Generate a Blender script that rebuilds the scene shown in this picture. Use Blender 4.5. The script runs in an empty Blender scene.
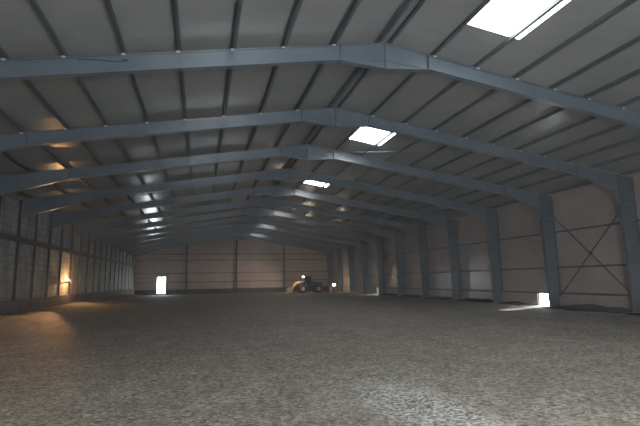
import bpy, bmesh, math, random
from mathutils import Vector, Matrix, noise
random.seed(4)
C = bpy.context.scene.collection

# ------------------------------------------------------------------ dimensions (metres)
W = 16.84            # half span, ridge runs along +Y at x = 0
R = 9.93             # top of rafter at ridge
S = 0.160            # roof slope
Y1, BAY = 13.68, 6.0 # first visible portal frame, frame spacing
YF, YB = -2.6, 82.65 # front and back gable
SH = 0.225           # roof sheet above rafter top
def roof(x): return R + SH - S*abs(x)
def FY(n): return Y1 + BAY*(n-1)
ORD = ['zeroth','nearest','second','third','fourth','fifth','sixth','seventh','eighth','ninth','tenth','eleventh','twelfth','thirteenth']

# ------------------------------------------------------------------ object helpers
def obj(name, bm, m, parent=None, smooth=False):
    me = bpy.data.meshes.new(name)
    bmesh.ops.recalc_face_normals(bm, faces=bm.faces[:])
    bm.to_mesh(me); bm.free()
    if smooth:
        for p in me.polygons: p.use_smooth = True
    o = bpy.data.objects.new(name, me); C.objects.link(o)
    if m: me.materials.append(m)
    if parent: o.parent = parent
    return o
def thing(name, label, cat, loc=(0,0,0), rotz=0, group=None):
    o = bpy.data.objects.new(name, None); C.objects.link(o)
    o.location = loc; o.rotation_euler = (0,0,rotz); o.empty_display_size = .2
    return tag(o, label, cat, group)
def tag(o, label, cat, group=None):
    o['label'] = label; o['category'] = cat
    if group: o['group'] = group
    return o
def struct(name, bm, m, label=None):
    o = obj(name, bm, m); o['kind'] = 'structure'
    if label: o['label'] = label
    return o
def box(bm, x0, x1, y0, y1, z0, z1):
    v = [bm.verts.new(p) for p in ((x0,y0,z0),(x1,y0,z0),(x1,y1,z0),(x0,y1,z0),(x0,y0,z1),(x1,y0,z1),(x1,y1,z1),(x0,y1,z1))]
    for f in ((0,3,2,1),(4,5,6,7),(0,1,5,4),(1,2,6,5),(2,3,7,6),(3,0,4,7)): bm.faces.new([v[i] for i in f])
def prism_xz(bm, pts, y0, y1):
    a = [bm.verts.new((x,y0,z)) for x,z in pts]; b = [bm.verts.new((x,y1,z)) for x,z in pts]
    n = len(pts)
    bm.faces.new(a); bm.faces.new(b[::-1])
    for i in range(n): bm.faces.new((a[i],b[i],b[(i+1)%n],a[(i+1)%n]))
def prism_yz(bm, pts, x0, x1):
    a = [bm.verts.new((x0,y,z)) for y,z in pts]; b = [bm.verts.new((x1,y,z)) for y,z in pts]
    n = len(pts)
    bm.faces.new(a); bm.faces.new(b[::-1])
    for i in range(n): bm.faces.new((a[i],b[i],b[(i+1)%n],a[(i+1)%n]))
def strip_xz(bm, pts, off, y0, y1):
    """plate following an XZ polyline, thickened by off (dx,dz per point list or scalar normal)"""
    q = []
    for i,(x,z) in enumerate(pts):
        a = pts[max(i-1,0)]; b = pts[min(i+1,len(pts)-1)]
        d = Vector((b[0]-a[0], b[1]-a[1])).normalized()
        q.append((x - d.y*off, z + d.x*off))
    for i in range(len(pts)-1):
        prism_xz(bm, [pts[i], pts[i+1], q[i+1], q[i]], y0, y1)
def tube(bm, a, b, r, seg=8, r2=None):
    a = Vector(a); b = Vector(b); d = (b-a); L = d.length
    m = Matrix.Translation((a+b)/2) @ d.to_track_quat('Z','Y').to_matrix().to_4x4()
    bmesh.ops.create_cone(bm, cap_ends=True, segments=seg, radius1=r, radius2=r if r2 is None else r2, depth=L, matrix=m)
def ball(bm, c, r, sx=1, sy=1, sz=1, seg=12):
    m = Matrix.Translation(c) @ Matrix.Diagonal((sx,sy,sz,1))
    bmesh.ops.create_uvsphere(bm, u_segments=seg, v_segments=seg//2+2, radius=r, matrix=m)

# ------------------------------------------------------------------ materials
class NT:
    def __init__(s, name):
        s.m = bpy.data.materials.new(name); s.m.use_nodes = True
        s.t = s.m.node_tree; s.n = s.t.nodes; s.l = s.t.links
        s.b = s.n['Principled BSDF']; s.out = s.n['Material Output']
        s.co = s.n.new('ShaderNodeTexCoord').outputs['Object']
    def map(s, scale, rot=(0,0,0)):
        k = s.n.new('ShaderNodeMapping'); k.inputs['Scale'].default_value = scale; k.inputs['Rotation'].default_value = rot
        s.l.new(s.co, k.inputs['Vector']); return k.outputs[0]
    def noise(s, scale, detail=4, vec=None, rough=.6):
        k = s.n.new('ShaderNodeTexNoise'); k.inputs['Scale'].default_value = scale; k.inputs['Detail'].default_value = detail
        k.inputs['Roughness'].default_value = rough
        s.l.new(vec or s.co, k.inputs['Vector']); return k.outputs['Fac']
    def ramp(s, fac, stops):
        k = s.n.new('ShaderNodeValToRGB'); e = k.color_ramp.elements
        while len(e) < len(stops): e.new(.5)
        for el,(p,c) in zip(e, stops):
            el.position = p; el.color = (*c,1) if len(c) == 3 else c
        s.l.new(fac, k.inputs[0]); return k.outputs[0]
    def mix(s, fac, a, b, mode='MIX'):
        k = s.n.new('ShaderNodeMix'); k.data_type = 'RGBA'; k.blend_type = mode
        for sock, v in ((k.inputs[0],fac),(k.inputs[6],a),(k.inputs[7],b)):
            if hasattr(v, 'links'): s.l.new(v, sock)
            elif isinstance(v, (int,float)): sock.default_value = v
            else: sock.default_value = (*v,1)
        return k.outputs[2]
    def math(s, op, a, b=0.0):
        k = s.n.new('ShaderNodeMath'); k.operation = op
        for sock, v in ((k.inputs[0],a),(k.inputs[1],b)):
            if hasattr(v, 'links'): s.l.new(v, sock)
            else: sock.default_value = v
        return k.outputs[0]
    def wave(s, scale, axis, vec=None, dist=0):
        k = s.n.new('ShaderNodeTexWave'); k.bands_direction = axis; k.inputs['Scale'].default_value = scale
        k.inputs['Distortion'].default_value = dist
        s.l.new(vec or s.co, k.inputs['Vector']); return k.outputs['Fac']
    def bump(s, h, strength=.3, dist=.02):
        k = s.n.new('ShaderNodeBump'); k.inputs['Strength'].default_value = strength; k.inputs['Distance'].default_value = dist
        s.l.new(h, k.inputs['Height']); s.l.new(k.outputs[0], s.b.inputs['Normal'])
    def set(s, col=None, rough=.5, metal=0., spec=.5):
        if col is not None:
            if hasattr(col, 'links'): s.l.new(col, s.b.inputs['Base Color'])
            else: s.b.inputs['Base Color'].default_value = (*col,1)
        s.b.inputs['Roughness'].default_value = rough; s.b.inputs['Metallic'].default_value = metal
        s.b.inputs['Specular IOR Level'].default_value = spec
        return s.m
def g(v): return (v,v,v)

def m_paint(name, col, rough=.45, var=.12, spec=.5):
    k = NT(name); n = k.noise(1.3, 5)
    dark = tuple(c*(1-var*1.6) for c in col); lite = tuple(min(1,c*(1+var)) for c in col)
    return k.set(k.ramp(n, [(.3,dark),(.7,lite)]), rough, 0, spec)
def m_emit(name, col, strength):
    k = NT(name); k.set((.8,.8,.8), .4)
    k.b.inputs['Emission Color'].default_value = (*col,1); k.b.inputs['Emission Strength'].default_value = strength
    return k.m

STEEL = m_paint('blue_grey_painted_steel', (.102,.130,.158), .29, .12, .9)
COLM = m_paint('blue_grey_column_shaded', (.070,.090,.104), .35, .12, .6)  # frame steel darkened for the right columns; their dimmer light is in the colour
STEEL_D = m_paint('dark_plate_steel', (.10,.125,.16), .45)
GALV = m_paint('dull_galvanised_purlin', (.070,.080,.086), .5, .2)
CLEAT = m_paint('pale_cleat', (.5,.52,.55), .4)
DARKM = m_paint('dark_rail_steel', (.05,.048,.048), .5, .2)
POSTM = m_paint('dark_post_steel', (.06,.058,.056), .55, .3)

k = NT('roof_liner_sheet')
n = k.noise(.35, 5); rib = k.wave(.5, 'Y')           # faint ribs running down the slope
c0 = k.ramp(n, [(.3,(.215,.213,.208)),(.7,(.272,.269,.262))])
c0 = k.mix(k.math('MULTIPLY', k.ramp(rib, [(.0,g(1)),(.02,g(0))]), .22), c0, (.16,.16,.16))
ROOFM = k.set(c0, .26, 0, .55); k.bump(k.noise(.9, 2), .12, .05)

k = NT('right_wall_sheet')
n = k.noise(.5, 5); rib = k.wave(1.6, 'Y')
c0 = k.ramp(n, [(.3,(.285,.23,.21)),(.7,(.375,.31,.28))])
c0 = k.mix(k.math('MULTIPLY', k.ramp(rib, [(0,g(1)),(.12,g(0))]), .16), c0, (.14,.12,.11))
WALLR = k.set(c0, .24, 0, .8)

k = NT('back_wall_sheet')
n = k.noise(.4, 5); rib = k.wave(1.6, 'X')
c0 = k.ramp(n, [(.3,(.37,.30,.262)),(.7,(.50,.41,.365))])
c0 = k.mix(k.math('MULTIPLY', k.ramp(rib, [(0,g(1)),(.12,g(0))]), .12), c0, (.14,.12,.11))
WALLB = k.set(c0, .4, 0, .4)

k = NT('left_wall_blocks')
br = k.n.new('ShaderNodeTexBrick'); br.inputs['Scale'].default_value = 1
br.inputs['Color1'].default_value = (.40,.39,.365,1); br.inputs['Color2'].default_value = (.33,.32,.30,1); br.inputs['Mortar'].default_value = (.24,.23,.215,1)
br.inputs['Mortar Size'].default_value = .03; br.inputs['Brick Width'].default_value = 1.0; br.inputs['Row Height'].default_value = .42
k.l.new(k.map((1,1,1), (math.pi/2,0,math.pi/2)), br.inputs['Vector'])
cx = k.n.new('ShaderNodeSeparateXYZ'); k.l.new(k.co, cx.inputs[0])
cc = k.n.new('ShaderNodeCombineXYZ'); k.l.new(cx.outputs['Y'], cc.inputs[0]); k.l.new(cx.outputs['Z'], cc.inputs[1])
k.l.new(cc.outputs[0], br.inputs['Vector'])
st = k.ramp(k.noise(1.2, 6, k.map((1,1,.35)), .7), [(.42,g(0)),(.68,g(1))])
c0 = k.mix(k.math('MULTIPLY', st, .75), br.outputs['Color'], (.10,.095,.085))
WALLL = k.set(c0, .75, 0, .3)

k = NT('stained_concrete')
c0 = k.ramp(k.noise(1.4, 7), [(.3,(.05,.047,.043)),(.7,(.12,.113,.105))])
CONC = k.set(c0, .85, 0, .2); k.bump(k.noise(9, 4), .4, .02)

k = NT('dark_soil')
c0 = k.ramp(k.noise(6, 6), [(.3,(.018,.017,.015)),(.75,(.06,.055,.048))])
SOIL = k.set(c0, .95, 0, .1); k.bump(k.noise(14, 5), .8, .05)

k = NT('gritty_litter_floor')
def cells(scale):
    v = k.n.new('ShaderNodeTexVoronoi'); v.inputs['Scale'].default_value = scale
    k.l.new(k.co, v.inputs['Vector'])
    x_ = k.n.new('ShaderNodeSeparateColor'); k.l.new(v.outputs['Color'], x_.inputs[0]); return x_.outputs[0]
fine = k.noise(9, 6, None, .75); mid = k.noise(1.1, 5); big = k.noise(.16, 4)
grit = k.math('ADD', k.math('MULTIPLY', cells(17), .34), k.math('ADD', k.math('MULTIPLY', cells(41), .26), k.math('MULTIPLY', fine, .42)))
c0 = k.ramp(grit, [(.22,(.085,.072,.054)),(.50,(.335,.298,.237)),(.78,(.67,.62,.53))])
c0 = k.mix(k.math('MULTIPLY', k.ramp(mid, [(.35,g(1)),(.6,g(0))]), .35), c0, (.15,.132,.105))
sx = k.n.new('ShaderNodeSeparateXYZ'); k.l.new(k.co, sx.inputs[0])
def patch(cx_, cy_, rx, ry):     # soft limy patch of the ground
    ax = k.math('DIVIDE', k.math('SUBTRACT', sx.outputs[0], cx_), rx); ay = k.math('DIVIDE', k.math('SUBTRACT', sx.outputs[1], cy_), ry)
    d = k.math('ADD', k.math('MULTIPLY', ax, ax), k.math('MULTIPLY', ay, ay))
    return k.math('MAXIMUM', k.math('SUBTRACT', 1.0, d), 0.0)
pm = k.math('MAXIMUM', patch(-2.5, 6.9, 1.0, 2.6), k.math('MAXIMUM', patch(-7.2, 6.0, 2.2, 1.3), k.math('MULTIPLY', patch(-5.2, 5.6, 2.2, 1.1), .8)))
streak = k.ramp(k.noise(.55, 5, k.map((1,.28,1), (0,0,.5))), [(.52,g(0)),(.70,g(1))])
chips = k.ramp(cells(23), [(.50,g(0)),(.72,g(1))])
lime = k.math('MULTIPLY', k.math('MINIMUM', k.math('ADD', k.math('MULTIPLY', pm, 1.2), k.math('MULTIPLY', streak, .35)), 1.0), chips)
c0 = k.mix(k.math('MULTIPLY', lime, .85), c0, (.86,.85,.82))
c0 = k.mix(k.math('MULTIPLY', k.ramp(big, [(.4,g(0)),(.65,g(1))]), .25), c0, (.17,.145,.115))
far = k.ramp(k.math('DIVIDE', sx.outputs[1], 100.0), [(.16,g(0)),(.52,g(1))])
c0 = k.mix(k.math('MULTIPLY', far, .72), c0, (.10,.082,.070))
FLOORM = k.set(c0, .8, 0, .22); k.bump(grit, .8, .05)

GLASSY = m_emit('translucent_skylight_sheet', (.95,.98,1.0), 12.0)
RUBBER = m_paint('black_rubber', (.02,.02,.024), .8)
LOADER = m_paint('dull_dark_blue_machine_paint', (.035,.035,.06), .5)
CABM = m_paint('dark_green_cab', (.03,.04,.042), .5)
TAN = m_paint('tan_worn_bucket_paint', (.55,.41,.27), .5, .25)
k = NT('cab_glass'); GLASSC = k.set((.02,.028,.032), .08, 0, .6)
LENS = m_emit('white_hot_lamp_lens', (1,.88,.70), 12)
LENSL = m_emit('orange_lamp_lens', (1,.80,.52), 4)
PINK = m_paint('pinkish_red_drum_paint', (.36,.10,.13), .5, .25)
FRAMEM = m_paint('door_frame_paint', (.12,.115,.11), .5)

# ------------------------------------------------------------------ the hall
HATCH = [(26.5,27.7),(56.7,57.9)]     # low openings in the right wall
DX0, DX1, DZ0, DZ1 = -13.12, -11.80, .22, 2.92
# floor: rough litter, real relief, finer rows near the camera
bm = bmesh.new()
ys = [YF]; 
while ys[-1] < YB: ys.append(ys[-1] + (.30 if 1 < ys[-1] < 26 else .8))
ys[-1] = YB
xs = [-W + i*(2*W/112) for i in range(113)]
rows = []
for y in ys:
    row = []
    for x in xs:
        heap = max(0, min(1, (-x-12.2)/4.2)); heap = heap*heap*(3-2*heap)*.42*(1+.35*noise.noise((0,y*.35,8))) * min(1, max(0, (YB-y)/10))
        h = heap + .04*noise.noise((x*.35, y*.35, 1.7)) + .014*noise.noise((x*1.5, y*1.5, 5.1)) + .010*noise.noise((x*3.3,y*3.3,2.2))
        row.append(bm.verts.new((x, y, h - .02)))
    rows.append(row)
for a, b in zip(rows, rows[1:]):
    for i in range(len(xs)-1): bm.faces.new((a[i],a[i+1],b[i+1],b[i]))
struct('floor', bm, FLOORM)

# roof lining with holes where the skylight sheets lie
SKY = [(FY(n)+1.92, FY(n)+4.12) for n in (0, 2, 4, 6, 8, 10)]
SX0, SX1 = 1.98, 3.86
def roof_quad(bm, x0, x1, y0, y1, dz=0):
    v = [bm.verts.new((x, y, roof(x)+dz)) for x,y in ((x0,y0),(x1,y0),(x1,y1),(x0,y1))]
    bm.faces.new(v)
bm = bmesh.new()
XE = W+.12
roof_quad(bm, -XE, 0, YF-.1, YB+.1)
roof_quad(bm, 0, SX0, YF-.1, YB+.1); roof_quad(bm, SX1, XE, YF-.1, YB+.1)
yy = YF-.1
for a, b in SKY: roof_quad(bm, SX0, SX1, yy, a); yy = b
roof_quad(bm, SX0, SX1, yy, YB+.1)
struct('ceiling', bm, ROOFM)
names = ['nearest the camera, cut by the top edge', 'between the second and third portal frames',
         'between the fourth and fifth portal frames', 'between the sixth and seventh portal frames', 'between the eighth and ninth portal frames', 'between the tenth and eleventh portal frames']
for i,(a,b) in enumerate(SKY):
    bm = bmesh.new()
    N = 16                                             # profiled translucent sheet
    for j in range(N):
        ya, yb = a-.04+(b-a+.08)*j/N, a-.04+(b-a+.08)*(j+1)/N
        za, zb = .03+.02*(j%2), .03+.02*((j+1)%2)
        v = [bm.verts.new(p) for p in ((SX0-.05,ya,roof(SX0-.05)+za),(SX1+.05,ya,roof(SX1+.05)+za),(SX1+.05,yb,roof(SX1+.05)+zb),(SX0-.05,yb,roof(SX0-.05)+zb))]
        bm.faces.new(v)
    tag(obj('skylight', bm, GLASSY), 'white translucent skylight sheet ' + names[i], 'skylight', 'skylights along the right roof slope')

# walls
T = .12
ZE = roof(W)
def wall_x(x0, x1, holes):
    bm = bmesh.new(); y = YF-.1
    for a, b in holes:
        box(bm, x0, x1, y, a, -.3, ZE); box(bm, x0, x1, a, b, .88, ZE); y = b
    box(bm, x0, x1, y, YB+.1, -.3, ZE)
    return bm
struct('wall_left', wall_x(-W-T, -W, []), WALLL)
struct('wall_right', wall_x(W, W+T, HATCH), WALLR)
bm = bmesh.new()
prism_xz(bm, [(-W,-.3),(DX0,-.3),(DX0,roof(DX0)),(-W,roof(W))], YB, YB+T)
prism_xz(bm, [(DX0,DZ1),(DX1,DZ1),(DX1,roof(DX1)),(DX0,roof(DX0))], YB, YB+T)
prism_xz(bm, [(DX0,-.3),(DX1,-.3),(DX1,DZ0),(DX0,DZ0)], YB, YB+T)
prism_xz(bm, [(DX1,-.3),(W,-.3),(W,roof(W)),(0,roof(0)),(DX1,roof(DX1))], YB, YB+T)
struct('wall_back', bm, WALLB)
GXA, GXB, GZ = -5.6, 1.2, 4.2                     # big goods door behind the camera
bm = bmesh.new()
prism_xz(bm, [(-W,-.3),(GXA,-.3),(GXA,roof(GXA)),(-W,roof(W))], YF-T, YF)
prism_xz(bm, [(GXB,-.3),(W,-.3),(W,roof(W)),(0,roof(0)),(GXB,roof(GXB))], YF-T, YF)
prism_xz(bm, [(GXA,GZ),(GXB,GZ),(GXB,roof(GXB)),(GXA,roof(GXA))], YF-T, YF)
struct('wall_front', bm, WALLB)

# concrete bases of the walls
bm = bmesh.new(); box(bm, -W, -W+.22, YF, YB, -.2, 1.12)
struct('baseboard_left', bm, CONC)
bm = bmesh.new(); y = YF
for a, b in HATCH: box(bm, W-.1, W, y, a, -.2, .84); y = b
box(bm, W-.1, W, y, YB, -.2, .84)
struct('baseboard_right', bm, WALLR)
bm = bmesh.new(); box(bm, -W+.22, DX0-.12, YB-.18, YB, -.2, .82); box(bm, DX1+.12, W-.1, YB-.18, YB, -.2, .82)
struct('baseboard_back', bm, CONC)

# back door frame and hatch frames
bm = bmesh.new()
box(bm, DX0-.12, DX0, YB-.1, YB+.02, -.1, DZ1+.12); box(bm, DX1, DX1+.12, YB-.1, YB+.02, -.1, DZ1+.12)
box(bm, DX0, DX1, YB-.1, YB+.02, DZ1, DZ1+.12); box(bm, DX0, DX1, YB-.1, YB+.02, -.1, DZ0)
o = struct('door_1', bm, FRAMEM, 'narrow doorway in the far gable wall, glaring white with daylight')
for i,(a,b) in enumerate(HATCH):
    bm = bmesh.new()
    box(bm, W-.13, W+.02, a-.07, a, 0, .95); box(bm, W-.13, W+.02, b, b+.07, 0, .95); box(bm, W-.13, W+.02, a, b, .86, .95)
    struct('door_%d' % (i+2), bm, FRAMEM, 'low bright hatch at the foot of the right wall')

# ------------------------------------------------------------------ portal frames
FLW = .11   # half flange width
def depth(x):
    a = abs(x)
    if a < 1.6: return .94 - (.94-.56)*a/1.6
    if a < 13.2: return .54
    return .54 + (a-13.2)*.16
def depth_left(a): return depth(a) if a < 12.6 else .54 + (a-12.6)*.15
def arc_pts(): # curved inner corner where right rafter meets column
    pts = []
    xa, zc = 14.75, R - S*14.75 - depth(14.75)
    x1, z1 = 15.80, 5.75
    for i in range(9):
        t = i/8.0
        # quadratic curve
        bx, bz = 15.72, R - S*15.6 - depth(15.6) + .12
        x = (1-t)**2*xa + 2*t*(1-t)*bx + t*t*x1; z = (1-t)**2*zc + 2*t*(1-t)*bz + t*t*z1
        pts.append((x, z))
    return pts
def frame_half(side, y):
    """rafter mesh and column mesh for one half of a portal frame, in local coordinates (frame plane y=0)"""
    top = []; bot = []
    if side > 0:
        xs_ = [0.0, .4, .8, 1.2, 1.6, 4.5, 7.4, 10.3, 13.2, 14.0]
        top = [(x, R - S*x) for x in xs_]; bot = [(x, R - S*x - depth(x)) for x in xs_]
        ar = arc_pts()
        bot += ar; top += [(14.75 + (15.80-14.75)*i/8, R - S*(14.75 + (15.80-14.75)*i/8)) for i in range(9)]
        web_top = top[:]
    else:
        xs_ = [0.0, .4, .8, 1.2, 1.6, 4.5, 7.4, 10.3, 12.6, 14.6, 15.6, 16.72]
        top = [(-x, R - S*x) for x in xs_]; bot = [(-x, R - S*x - depth_left(x)) for x in xs_]
    bmr = bmesh.new()
    n = len(top)
    for i in range(n-1):
        prism_xz(bmr, [top[i], top[i+1], bot[i+1], bot[i]], -.008, .008)
    sg = 1 if side > 0 else -1
    strip_xz(bmr, [top[0], top[-1]], -.022*sg, -FLW, FLW)
    strip_xz(bmr, bot, .022*sg, -FLW, FLW)
    # lower flange line running on through the apex haunch
    strip_xz(bmr, [(0, R-.62), (sg*1.6, R - S*1.6 - .54)], .014*sg, -.05, .05)
    bmc = bmesh.new()
    if side > 0:
        ti = (15.80, 5.75)
        inner = [(15.98, -.1), (15.92, 2.0), (15.86, 4.0), ti]
        tr = (15.80, R - S*15.80)
        prism_xz(bmc, inner + [tr, (W-.03, R - S*(W-.03)), (W-.03, -.1)], -.008, .008)
        strip_xz(bmc, inner, -.022, -FLW, FLW)
        strip_xz(bmc, [(W-.03,-.1),(W-.03,R - S*W)], .022, -FLW, FLW)
        strip_xz(bmc, [tr, (W-.03, R - S*(W-.03))], -.022, -FLW, FLW)
        box(bmc, 15.82, 16.8, -.09, .09, 5.74, 5.76)
    else:
        zt = R - S*16.72 - .02; zb = bot[-1][1]
        prism_xz(bmc, [(-16.72,-.1),(-W+.01,-.1),(-W+.01,zt),(-16.72,zt)], -.008, .008)
        strip_xz(bmc, [(-16.72,-.1),(-16.72,zt)], .022, -.08, .08)
        strip_xz(bmc, [(-W+.01,-.1),(-W+.01,zt)], -.022, -FLW, FLW)
    return bmr, bmc
def plate(x, z0, z1, th=.02, bolts=False, tilt=0):
    bm = bmesh.new()
    box(bm, x-th, x+th, -.115, .115, z0, z1)
    if bolts:
        for i in range(6):
            z = z0 + (z1-z0)*(i+.5)/6
            for yy in (-.065, .065):
                for s in (-1, 1): tube(bm, (x+s*th, yy, z), (x+s*(th+.022), yy, z), .018, 6)
    return bm
proto = {}
def build_frame(n):
    y = FY(n)
    if n == 1: lab = 'blue-grey steel portal frame nearest the camera, crossing the whole top of the hall'
    elif n == 12: lab = 'blue-grey steel portal frame farthest away, last one before the far gable wall'
    else: lab = '%s blue-grey steel portal frame counted from the camera' % ORD[n]
    root = thing('portal_frame', lab, 'steel frame', (0,y,0), 0, 'portal frames across the hall')
    if not proto:
        for s in (-1, 1):
            bmr, bmc = frame_half(s, 0)
            proto[('r',s)] = obj('rafter', bmr, STEEL, root)
            proto[('c',s)] = obj('column', bmc, COLM if s > 0 else POSTM, root)
            bm = plate(s*1.6, R - S*1.6 - .58, R - S*1.6, .016, True); proto[('p',s)] = obj('splice_plate', bm, STEEL_D, proto[('r',s)])
            bm = plate(s*(12.9+.3*s), R - S*(12.9+.3*s) - .56, R - S*(12.9+.3*s), .014, True); proto[('q',s)] = obj('splice_plate', bm, STEEL_D, proto[('r',s)])
            bm = bmesh.new()
            if s > 0: box(bm, 15.85, 16.8, -.16, .16, -.06, .02)
            else: box(bm, -W+.02, -16.3, -.16, .16, -.06, .02)
            proto[('b',s)] = obj('base_plate', bm, STEEL_D, proto[('c',s)])
        proto['a'] = obj('apex_plate', plate(0, R-.97, R+.02, .024, True), STEEL_D, root)
    else:
        def dup(o, par):
            c = o.copy(); C.objects.link(c); c.parent = par; return c
        for s in (-1, 1):
            r = dup(proto[('r',s)], root); c = dup(proto[('c',s)], root)
            dup(proto[('p',s)], r); dup(proto[('q',s)], r); dup(proto[('b',s)], c)
        dup(proto['a'], root)
    return root
frames = [build_frame(n) for n in range(1, 13)]

# ------------------------------------------------------------------ purlins (Z sections, one line each)
PX = [.22,1.83,3.50,5.10,6.70,8.22,9.78,11.25,12.8,14.4,16.4]
for s in (-1, 1):
    for i, x in enumerate(PX):
        bm = bmesh.new()
        zt = SH + .0; t = .02
        x0 = s*x
        z0 = R - S*x + .026; z1 = roof(x) - .006
        box(bm, x0-t/2, x0+t/2, YF, YB, z0, z1)
        box(bm, x0-.10 if s > 0 else x0, x0 if s > 0 else x0+.10, YF, YB, z0, z0+.012)
        zu = roof(x+.08) - .012
        box(bm, x0 if s > 0 else x0-.08, x0+.08 if s > 0 else x0, YF, YB, zu-.012, zu)
        side = 'right' if s > 0 else 'left'
        if i == 0: lab = 'dark roof purlin running the hall length just %s of the ridge' % side
        elif i == 10: lab = 'dark eaves purlin along the top of the %s wall' % side
        else: lab = 'dark roof purlin on the %s slope, %s down from the ridge' % (side, ORD[i] if i > 1 else 'first')
        o = tag(obj('purlin', bm, GALV), lab, 'purlin', 'roof purlins along the hall')
# pale cleats where purlins are bolted to the two nearest frames
for n in (1, 2):
    root = frames[n-1]; rl = [c for c in root.children if c.name.startswith('rafter')]
    for r in rl:
        s = 1 if r.data == proto[('r',1)].data else -1
        for x in PX[1:9]:
            bm = bmesh.new()
            box(bm, s*x-.05, s*x+.05, -.135, -.112, R - S*x-.05, R - S*x+.006)
            box(bm, s*x-.03, s*x+.03, -.150, -.134, R - S*x-.035, R - S*x-.005)
            obj('purlin_cleat', bm, CLEAT, r)
# loose cable on the nearest rafter
bm = bmesh.new()
def raf_pt(x, d): return (x, Y1-.03, R - S*abs(x) - d)
pts = [raf_pt(-9.45,.06), raf_pt(-9.0,.10), raf_pt(-8.6,.17), raf_pt(-8.25,.20), raf_pt(-8.1,.17), raf_pt(-8.25,.13)]
for a, b in zip(pts, pts[1:]): tube(bm, a, b, .012, 6)
tag(obj('loose_cable', bm, RUBBER), 'thin dark loose cable lying across the left half of the nearest rafter', 'cable')

bm = bmesh.new(); tube(bm, (1.1, FY(3)-.13, R-.45), (8.1, FY(2)+.13, R-1.62), .018, 8)
tag(obj('tie_rod', bm, STEEL), 'thin pale roof tie rod slanting below the skylight between second and third frames', 'rod')

# ------------------------------------------------------------------ wall posts and rails
first = None
cnt = 0
for n in range(1, 12):
    y = FY(n)+3
    lab = 'dark intermediate post on the left wall between the %s and %s portal frames' % (ORD[n], ORD[n+1])
    if first is None:
        bm = bmesh.new()
        zt = roof(W)-.32
        box(bm, -W+.005, -W+.11, -.008, .008, -.05, zt)
        box(bm, -W+.005, -W+.022, -.08, .08, -.05, zt); box(bm, -W+.095, -W+.112, -.06, .06, -.05, zt)
        o = first = obj('wall_post', bm, POSTM)
    else:
        o = first.copy(); C.objects.link(o)
    o.location = (0,y,0); tag(o, lab, 'post', 'intermediate posts of the left wall')

def rail(x0, x1, z, h, lab, m=DARKM, holes=()):
    bm = bmesh.new()
    box(bm, x0, x1, YF, YB, z-h/2, z+h/2)
    a = x0 if abs(x0) < abs(x1) else x1; 
    s = -1 if a < 0 else 1
    box(bm, a - (.0 if s<0 else .02), a + (.02 if s<0 else .0), YF, YB, z-h/2-.04, z-h/2)
    return tag(obj('wall_rail', bm, m), lab, 'rail', 'long rails on the side walls')
rail(-W+.01, -W+.30, 4.77, .26, 'thick dark rail running the length of the left wall at mid height', POSTM)
rail(W-.10, W-.005, 4.86, .08, 'upper thin dark rail along the right wall')
rail(W-.10, W-.005, 2.54, .08, 'middle thin dark rail along the right wall')
rail(W-.16, W-.005, .88, .07, 'lowest dark rail on top of the right wall base, above the hatches')

# gable wall posts and rails
GP = [(-8.42,'left'),(0,'centre'),(8.42,'right')]
for x, w in GP:
    bm = bmesh.new(); zt = roof(x) - .25
    d = .30
    box(bm, x-.008, x+.008, YB-.19-d, YB-.19, -.05, zt); box(bm, x-.13, x+.13, YB-.19-d-.01, YB-.19-d+.015, -.05, zt); box(bm, x-.13, x+.13, YB-.20, YB-.185, -.05, zt)
    tag(obj('gable_post', bm, POSTM), 'dark steel gable post standing at the %s of the far wall' % w, 'post', 'posts of the far gable wall')
for z, w in ((2.02,'lowest'),(3.55,'second lowest'),(5.75,'second highest'),(6.8,'highest')):
    bm = bmesh.new()
    if z < DZ1:
        box(bm, -W+.25, DX0-.13, YB-.09, YB-.005, z-.05, z+.05); box(bm, DX1+.13, W-.12, YB-.09, YB-.005, z-.05, z+.05)
    else: box(bm, -W+.05, W-.12, YB-.09, YB-.005, z-.05, z+.05)
    box(bm, DX1+.14, W-.12, YB-.10, YB-.085, z-.09, z-.05)
    tag(obj('gable_rail', bm, m_paint('brown_grey_rail', (.13,.11,.10), .5)), '%s thin rail across the far gable wall' % w, 'rail', 'rails of the far gable wall')

# cross bracing on the right wall
def brace(n, lab):
    y0, y1 = FY(n)+.10, FY(n+1)-.10
    x = W-.28
    root = thing('cross_brace', lab, 'brace', (x,(y0+y1)/2,0), 0, 'wind braces of the right wall')
    h = (y1-y0)/2
    for a, b, dx in (((-h,.55),(h,6.05),-.03), ((-h,6.05),(h,.55),.03)):
        bm = bmesh.new(); tube(bm, (dx,a[0],a[1]), (dx,b[0],b[1]), .032, 8)
        obj('rod', bm, DARKM, root)
    for sy in (-1, 1):
        for z in (.55, 6.05):
            bm = bmesh.new(); box(bm, -.05, .05, sy*h-.09, sy*h+.09, z-.1, z+.1); obj('gusset', bm, STEEL_D, root)
    bm = bmesh.new(); tube(bm, (-.05,0,3.3), (.05,0,3.3), .11, 12); obj('centre_disc', bm, DARKM, root)
brace(2, 'dark crossed wind brace rods on the right wall between the second and third portal frames')
brace(7, 'dark crossed brace rods far down the right wall between seventh and eighth portal frames')

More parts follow.
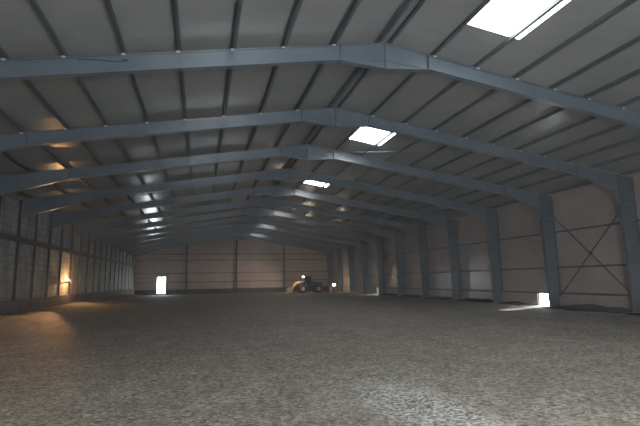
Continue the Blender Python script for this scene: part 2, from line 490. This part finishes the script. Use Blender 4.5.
# low dark earth bank along the foot of the right wall
def bank(ya, yb, xw, wide, high, lab, side=1):
    bm = bmesh.new(); rows = []
    N = int((yb-ya)/.35)
    for i in range(N+1):
        y = ya + (yb-ya)*i/N
        e = min(1, i/4.0, (N-i)/4.0)
        row = []
        for j in range(9):
            t = j/8.0
            hh = high*e*(math.sin(math.pi*min(1,(1-t)*.5+.5 if t<.35 else (1-(t-.35)/.65)*.5+.0))**.8 if t>=.35 else 1.0)
            hh *= .75 + .5*noise.noise((y*.8, t*3, 3.0)); 
            z = hh - (.14 if j == 8 else 0) + .05*noise.noise((y*2.3,t*6,9))
            row.append(bm.verts.new((xw - side*wide*t*(.85+.25*noise.noise((y*.6,0,7))), y, z)))
        rows.append(row)
    for a, b in zip(rows, rows[1:]):
        for i in range(8): bm.faces.new((a[i],a[i+1],b[i+1],b[i]))
    return tag(obj('earth_bank', bm, SOIL, None, True), lab, 'earth bank', 'earth banks along the right wall')
for n in range(1, 8):
    ya, yb = FY(n)+.22, FY(n+1)-.22
    if n == 3: ya = 28.5
    wide, high = (2.3,.30) if n < 3 else (1.1,.24)
    bank(ya, yb, W-.17, wide, high, 'low dark bank of earth along the right wall foot between %s and %s portal frames' % (ORD[n], ORD[n+1]))
# ------------------------------------------------------------------ wheel loader near the far right corner, nose to the left
LX, LY = 10.0, 72.0
root = thing('wheel_loader', 'dark wheel loader with tan front bucket and lit cab lamp by the far wall', 'loader', (LX,LY,0))
def wheel(x, y):
    r = .66
    bm = bmesh.new()
    prof = [(.30,.22),(.44,.22),(.60,.20),(.66,.13),(.66,-.13),(.60,-.20),(.44,-.22),(.30,-.22)]
    rings = []
    for i in range(24):
        a = 2*math.pi*i/24; k_ = 1 + (.025 if i%2 else 0)
        rings.append([bm.verts.new((x+math.cos(a)*p[0]*k_, y+p[1], r+math.sin(a)*p[0]*k_)) for p in prof])
    for i in range(24):
        A = rings[i]; B = rings[(i+1)%24]
        for j in range(7): bm.faces.new((A[j],A[j+1],B[j+1],B[j]))
    w_ = obj('wheel', bm, RUBBER, root)
    bm = bmesh.new(); tube(bm, (x,y-.20,r), (x,y+.20,r), .31, 16); tube(bm, (x,y-.24,r), (x,y+.24,r), .12, 10)
    obj('hub', bm, TAN, w_)
for x in (-.55, 1.95):
    for y in (-.85, .85): wheel(x, y)
bm = bmesh.new(); prism_xz(bm, [(-1.0,.55),(2.4,.55),(2.6,.95),(2.5,1.1),(-.9,1.1)], -.5, .5); obj('chassis', bm, LOADER, root)
bm = bmesh.new(); prism_xz(bm, [(.95,1.05),(2.7,1.0),(2.75,1.35),(2.55,1.62),(.95,1.78)], -.55, .55); hood = obj('engine_hood', bm, LOADER, root)
bm = bmesh.new(); tube(bm, (1.5,.2,1.6), (1.5,.2,2.2), .05, 10); obj('exhaust_pipe', bm, DARKM, hood)
bm = bmesh.new()
prism_xz(bm, [(-.1,1.05),(.95,1.05),(.95,1.55),(-.15,1.45)], -.6, .6)
for x, xt in ((-.14,-.02),(.90,.82)):
    for y in (-.56, .56): tube(bm, (x,y,1.45), (xt,y,2.5), .045, 6)
cab = obj('cab', bm, CABM, root)
bm = bmesh.new(); prism_xz(bm, [(-.15,2.48),(.98,2.48),(.9,2.62),(-.1,2.6)], -.66, .66); obj('cab_roof', bm, CABM, cab)
for y in (-.57, .57):
    bm = bmesh.new(); prism_xz(bm, [(-.12,1.47),(.90,1.55),(.82,2.48),(-.02,2.48)], y-.006, y+.006); obj('side_window', bm, GLASSC, cab)
bm = bmesh.new(); prism_xz(bm, [(-.15,1.47),(-.135,1.47),(-.015,2.48),(-.03,2.48)], -.52, .52); obj('windscreen', bm, GLASSC, cab)
for y in (-.42, .42):
    bm = bmesh.new()
    prism_xz(bm, [(-.35,1.75),(-.15,1.95),(-1.5,1.75),(-2.45,.78),(-2.6,.62),(-2.35,.52),(-1.45,1.45)], y-.07, y+.07)
    obj('lift_arm', bm, TAN, root)
bm = bmesh.new(); tube(bm, (-.3,0,1.2), (-1.9,0,1.25), .06, 8); obj('tilt_cylinder', bm, STEEL, root)
bm = bmesh.new()
bp = [(-2.15,1.15),(-2.25,.55),(-2.45,.18),(-2.85,.06),(-3.0,.05)]
for a, b in zip(bp, bp[1:]): strip_xz(bm, [a,b], .05, -1.1, 1.1)
for y in (-1.1, 1.06): prism_xz(bm, bp + [(-2.75,.7)], y, y+.04)
obj('bucket', bm, TAN, root)
bm = bmesh.new(); box(bm, -.52, -.34, -.66, -.40, 2.38, 2.64); tube(bm, (-.36,-.5,2.5), (-.05,-.5,2.5), .03, 6)
hl = obj('work_lamp', bm, DARKM, root)
bm = bmesh.new(); ball(bm, (-.46,-.69,2.52), .15, 1.1, .5, .9); obj('lamp_lens', bm, LENS, hl, True)

# tripod work light and a drum near the far right corner
root = thing('tripod_work_light', 'glaring white work light on a tripod in the far right corner', 'work light', (14.74,72,0))
for i in range(3):
    a = math.radians(90 + 120*i)
    bm = bmesh.new(); tube(bm, (0,0,.62), (.42*math.cos(a),.42*math.sin(a),-.01), .022, 8); obj('leg', bm, DARKM, root)
bm = bmesh.new(); tube(bm, (0,0,.55), (0,0,1.0), .022, 8); obj('pole', bm, DARKM, root)
bm = bmesh.new(); box(bm, -.24, .24, -.06, .10, .98, 1.34); hd = obj('lamp_housing', bm, DARKM, root)
bm = bmesh.new(); box(bm, -.21, .21, -.09, -.06, 1.01, 1.31); obj('lamp_lens', bm, LENS, hd)
root = thing('steel_drum', 'pinkish red drum standing between the loader and the tripod work light', 'drum', (14.0,72.1,0))
bm = bmesh.new(); tube(bm, (0,0,-.03), (0,0,.88), .29, 20); obj('drum_body', bm, PINK, root)
for z in (.02, .3, .6, .87):
    bm = bmesh.new(); tube(bm, (0,0,z-.015), (0,0,z+.015), .305, 20); obj('rolling_hoop', bm, PINK, root)

# wall floodlight on the left wall
fx, fy, fz = -W+.30, 41.45, 2.32
root = thing('wall_floodlight', 'orange glowing floodlight on a bracket low on the left wall', 'floodlight', (fx,fy,fz))
bm = bmesh.new(); box(bm, -.29, .10, -.03, .03, -.22, -.16); box(bm, -.295, -.27, -.12, .12, -.36, .0); obj('bracket', bm, DARKM, root)
bm = bmesh.new(); prism_yz(bm, [(-.12,-.14),(.10,-.20),(.16,.10),(-.10,.16)], -.02, .30); hs = obj('lamp_housing', bm, DARKM, root)
bm = bmesh.new(); ball(bm, (.14,-.13,.05), .13, 1, .45, .9); obj('lamp_lens', bm, LENSL, hs, True)
bm = bmesh.new(); box(bm, .30, .42, -.1, .12, -.36, -.14); obj('junction_box', bm, DARKM, root)

# ------------------------------------------------------------------ dusty haze hanging in the hall
HAZE = .0023
k = NT('dusty_haze'); k.n.remove(k.b)
vs = k.n.new('ShaderNodeVolumeScatter'); vs.inputs['Density'].default_value = HAZE; vs.inputs['Anisotropy'].default_value = .2; vs.inputs['Color'].default_value = (.95,.93,.92,1)
k.l.new(vs.outputs[0], k.out.inputs['Volume'])
bm = bmesh.new(); prism_xz(bm, [(-W-.05,-.25),(W+.05,-.25),(W+.05,roof(W)+.05),(0,roof(0)+.05),(-W-.05,roof(W)+.05)], YF-.05, YB+.05)
o = tag(obj('haze', bm, k.m), 'thin grey dusty haze filling the whole hall', 'haze'); o['kind'] = 'stuff'

# ------------------------------------------------------------------ light
def lamp(name, kind, loc, energy, col, rot=(0,0,0), **kw):
    l = bpy.data.lights.new(name, kind); l.energy = energy; l.color = col
    for a, b in kw.items(): setattr(l, a, b)
    o = bpy.data.objects.new(name, l); C.objects.link(o); o.location = loc; o.rotation_euler = rot
    return o
w = bpy.data.worlds.new('overcast'); bpy.context.scene.world = w; w.use_nodes = True
bg = w.node_tree.nodes['Background']; bg.inputs[0].default_value = (.88,.945,1.0,1); bg.inputs[1].default_value = 28.0
def portal(loc, rot, sx, sy):
    o = lamp('opening_portal', 'AREA', loc, 1, (1,1,1), rot, shape='RECTANGLE', size=sx, size_y=sy)
    o.data.cycles.is_portal = True
H = math.pi/2
portal(((DX0+DX1)/2, YB+.10, (DZ0+DZ1)/2), (-H,0,0), DX1-DX0, DZ1-DZ0)
for a, b in HATCH: portal((W+.10, (a+b)/2, .44), (0,H,0), .88, b-a)
portal(((GXA+GXB)/2, YF-.10, GZ/2), (H,0,0), GXB-GXA, GZ)
WARM = (1,.62,.30)
lamp('flood_bulb', 'POINT', (fx+.40, fy+1.1, fz-.1), 260, (1,.55,.22), shadow_soft_size=.12)
lamp('loader_bulb', 'POINT', (LX-1.6, LY-1.7, 2.3), 130, (1,.74,.48), shadow_soft_size=.12)
lamp('loader_bulb', 'POINT', (LX-.9, LY+1.2, 2.9), 90, (1,.70,.45), shadow_soft_size=.15)
lamp('work_light_bulb', 'POINT', (14.74, 71.75, 1.2), 70, (1,.78,.5), shadow_soft_size=.12)
lamp('work_light_bulb', 'POINT', (15.0, 73.0, 1.9), 60, (1,.70,.4), shadow_soft_size=.12)
def spot(loc, tgt, e, col, deg, **kw):
    o = lamp('flood_beam', 'SPOT', loc, e, col, spot_size=math.radians(deg), spot_blend=.7, shadow_soft_size=.1)
    o.rotation_euler = (Vector(tgt)-Vector(loc)).to_track_quat('-Z','Y').to_euler()
spot((fx+.25, fy-.35, fz-.15), (-13.6,22.0,.55), 5200, (1,.48,.18), 17)
spot((fx+.25, fy+.45, fz+.1), (-13.5,47,.0), 500, (1,.56,.26), 60)
o = lamp('gable_wash', 'SPOT', (LX-.5, LY+.9, 2.5), 1300, (1,.76,.56), spot_size=math.radians(84), spot_blend=1, shadow_soft_size=.12)  # added spot warming the lower gable wall; the loader has no lamp here
o.rotation_euler = (Vector((.5,82.6,-.6))-Vector((LX-.5,LY+.9,2.5))).to_track_quat('-Z','Y').to_euler()
sd = Vector((-.90,-.40,-.155)).normalized()
sun = lamp('low_sun', 'SUN', (60,60,20), 16, (1,.97,.92), angle=math.radians(1.5))
sun.rotation_euler = sd.to_track_quat('-Z','Y').to_euler()

# ------------------------------------------------------------------ camera
f, yaw, pitch, roll, cxx, h = 460.06, .2520, .1443, -.0182, -5.8988, 1.9997
fw = Vector((math.sin(yaw)*math.cos(pitch), math.cos(yaw)*math.cos(pitch), math.sin(pitch)))
rt = Vector((math.cos(yaw), -math.sin(yaw), 0)); up = rt.cross(fw)
r2 = math.cos(roll)*rt + math.sin(roll)*up; u2 = -math.sin(roll)*rt + math.cos(roll)*up
cam = bpy.data.cameras.new('camera'); co = bpy.data.objects.new('camera', cam); C.objects.link(co)
cam.sensor_width = 36; cam.lens = f/640*36; cam.clip_end = 400; cam.clip_start = .05
M = Matrix((( r2.x,u2.x,-fw.x,cxx),(r2.y,u2.y,-fw.y,0),(r2.z,u2.z,-fw.z,h),(0,0,0,1)))
co.matrix_world = M
sc = bpy.context.scene; sc.camera = co
sc.view_settings.view_transform = 'Standard'; sc.view_settings.look = 'None'
sc.view_settings.exposure = 0.0
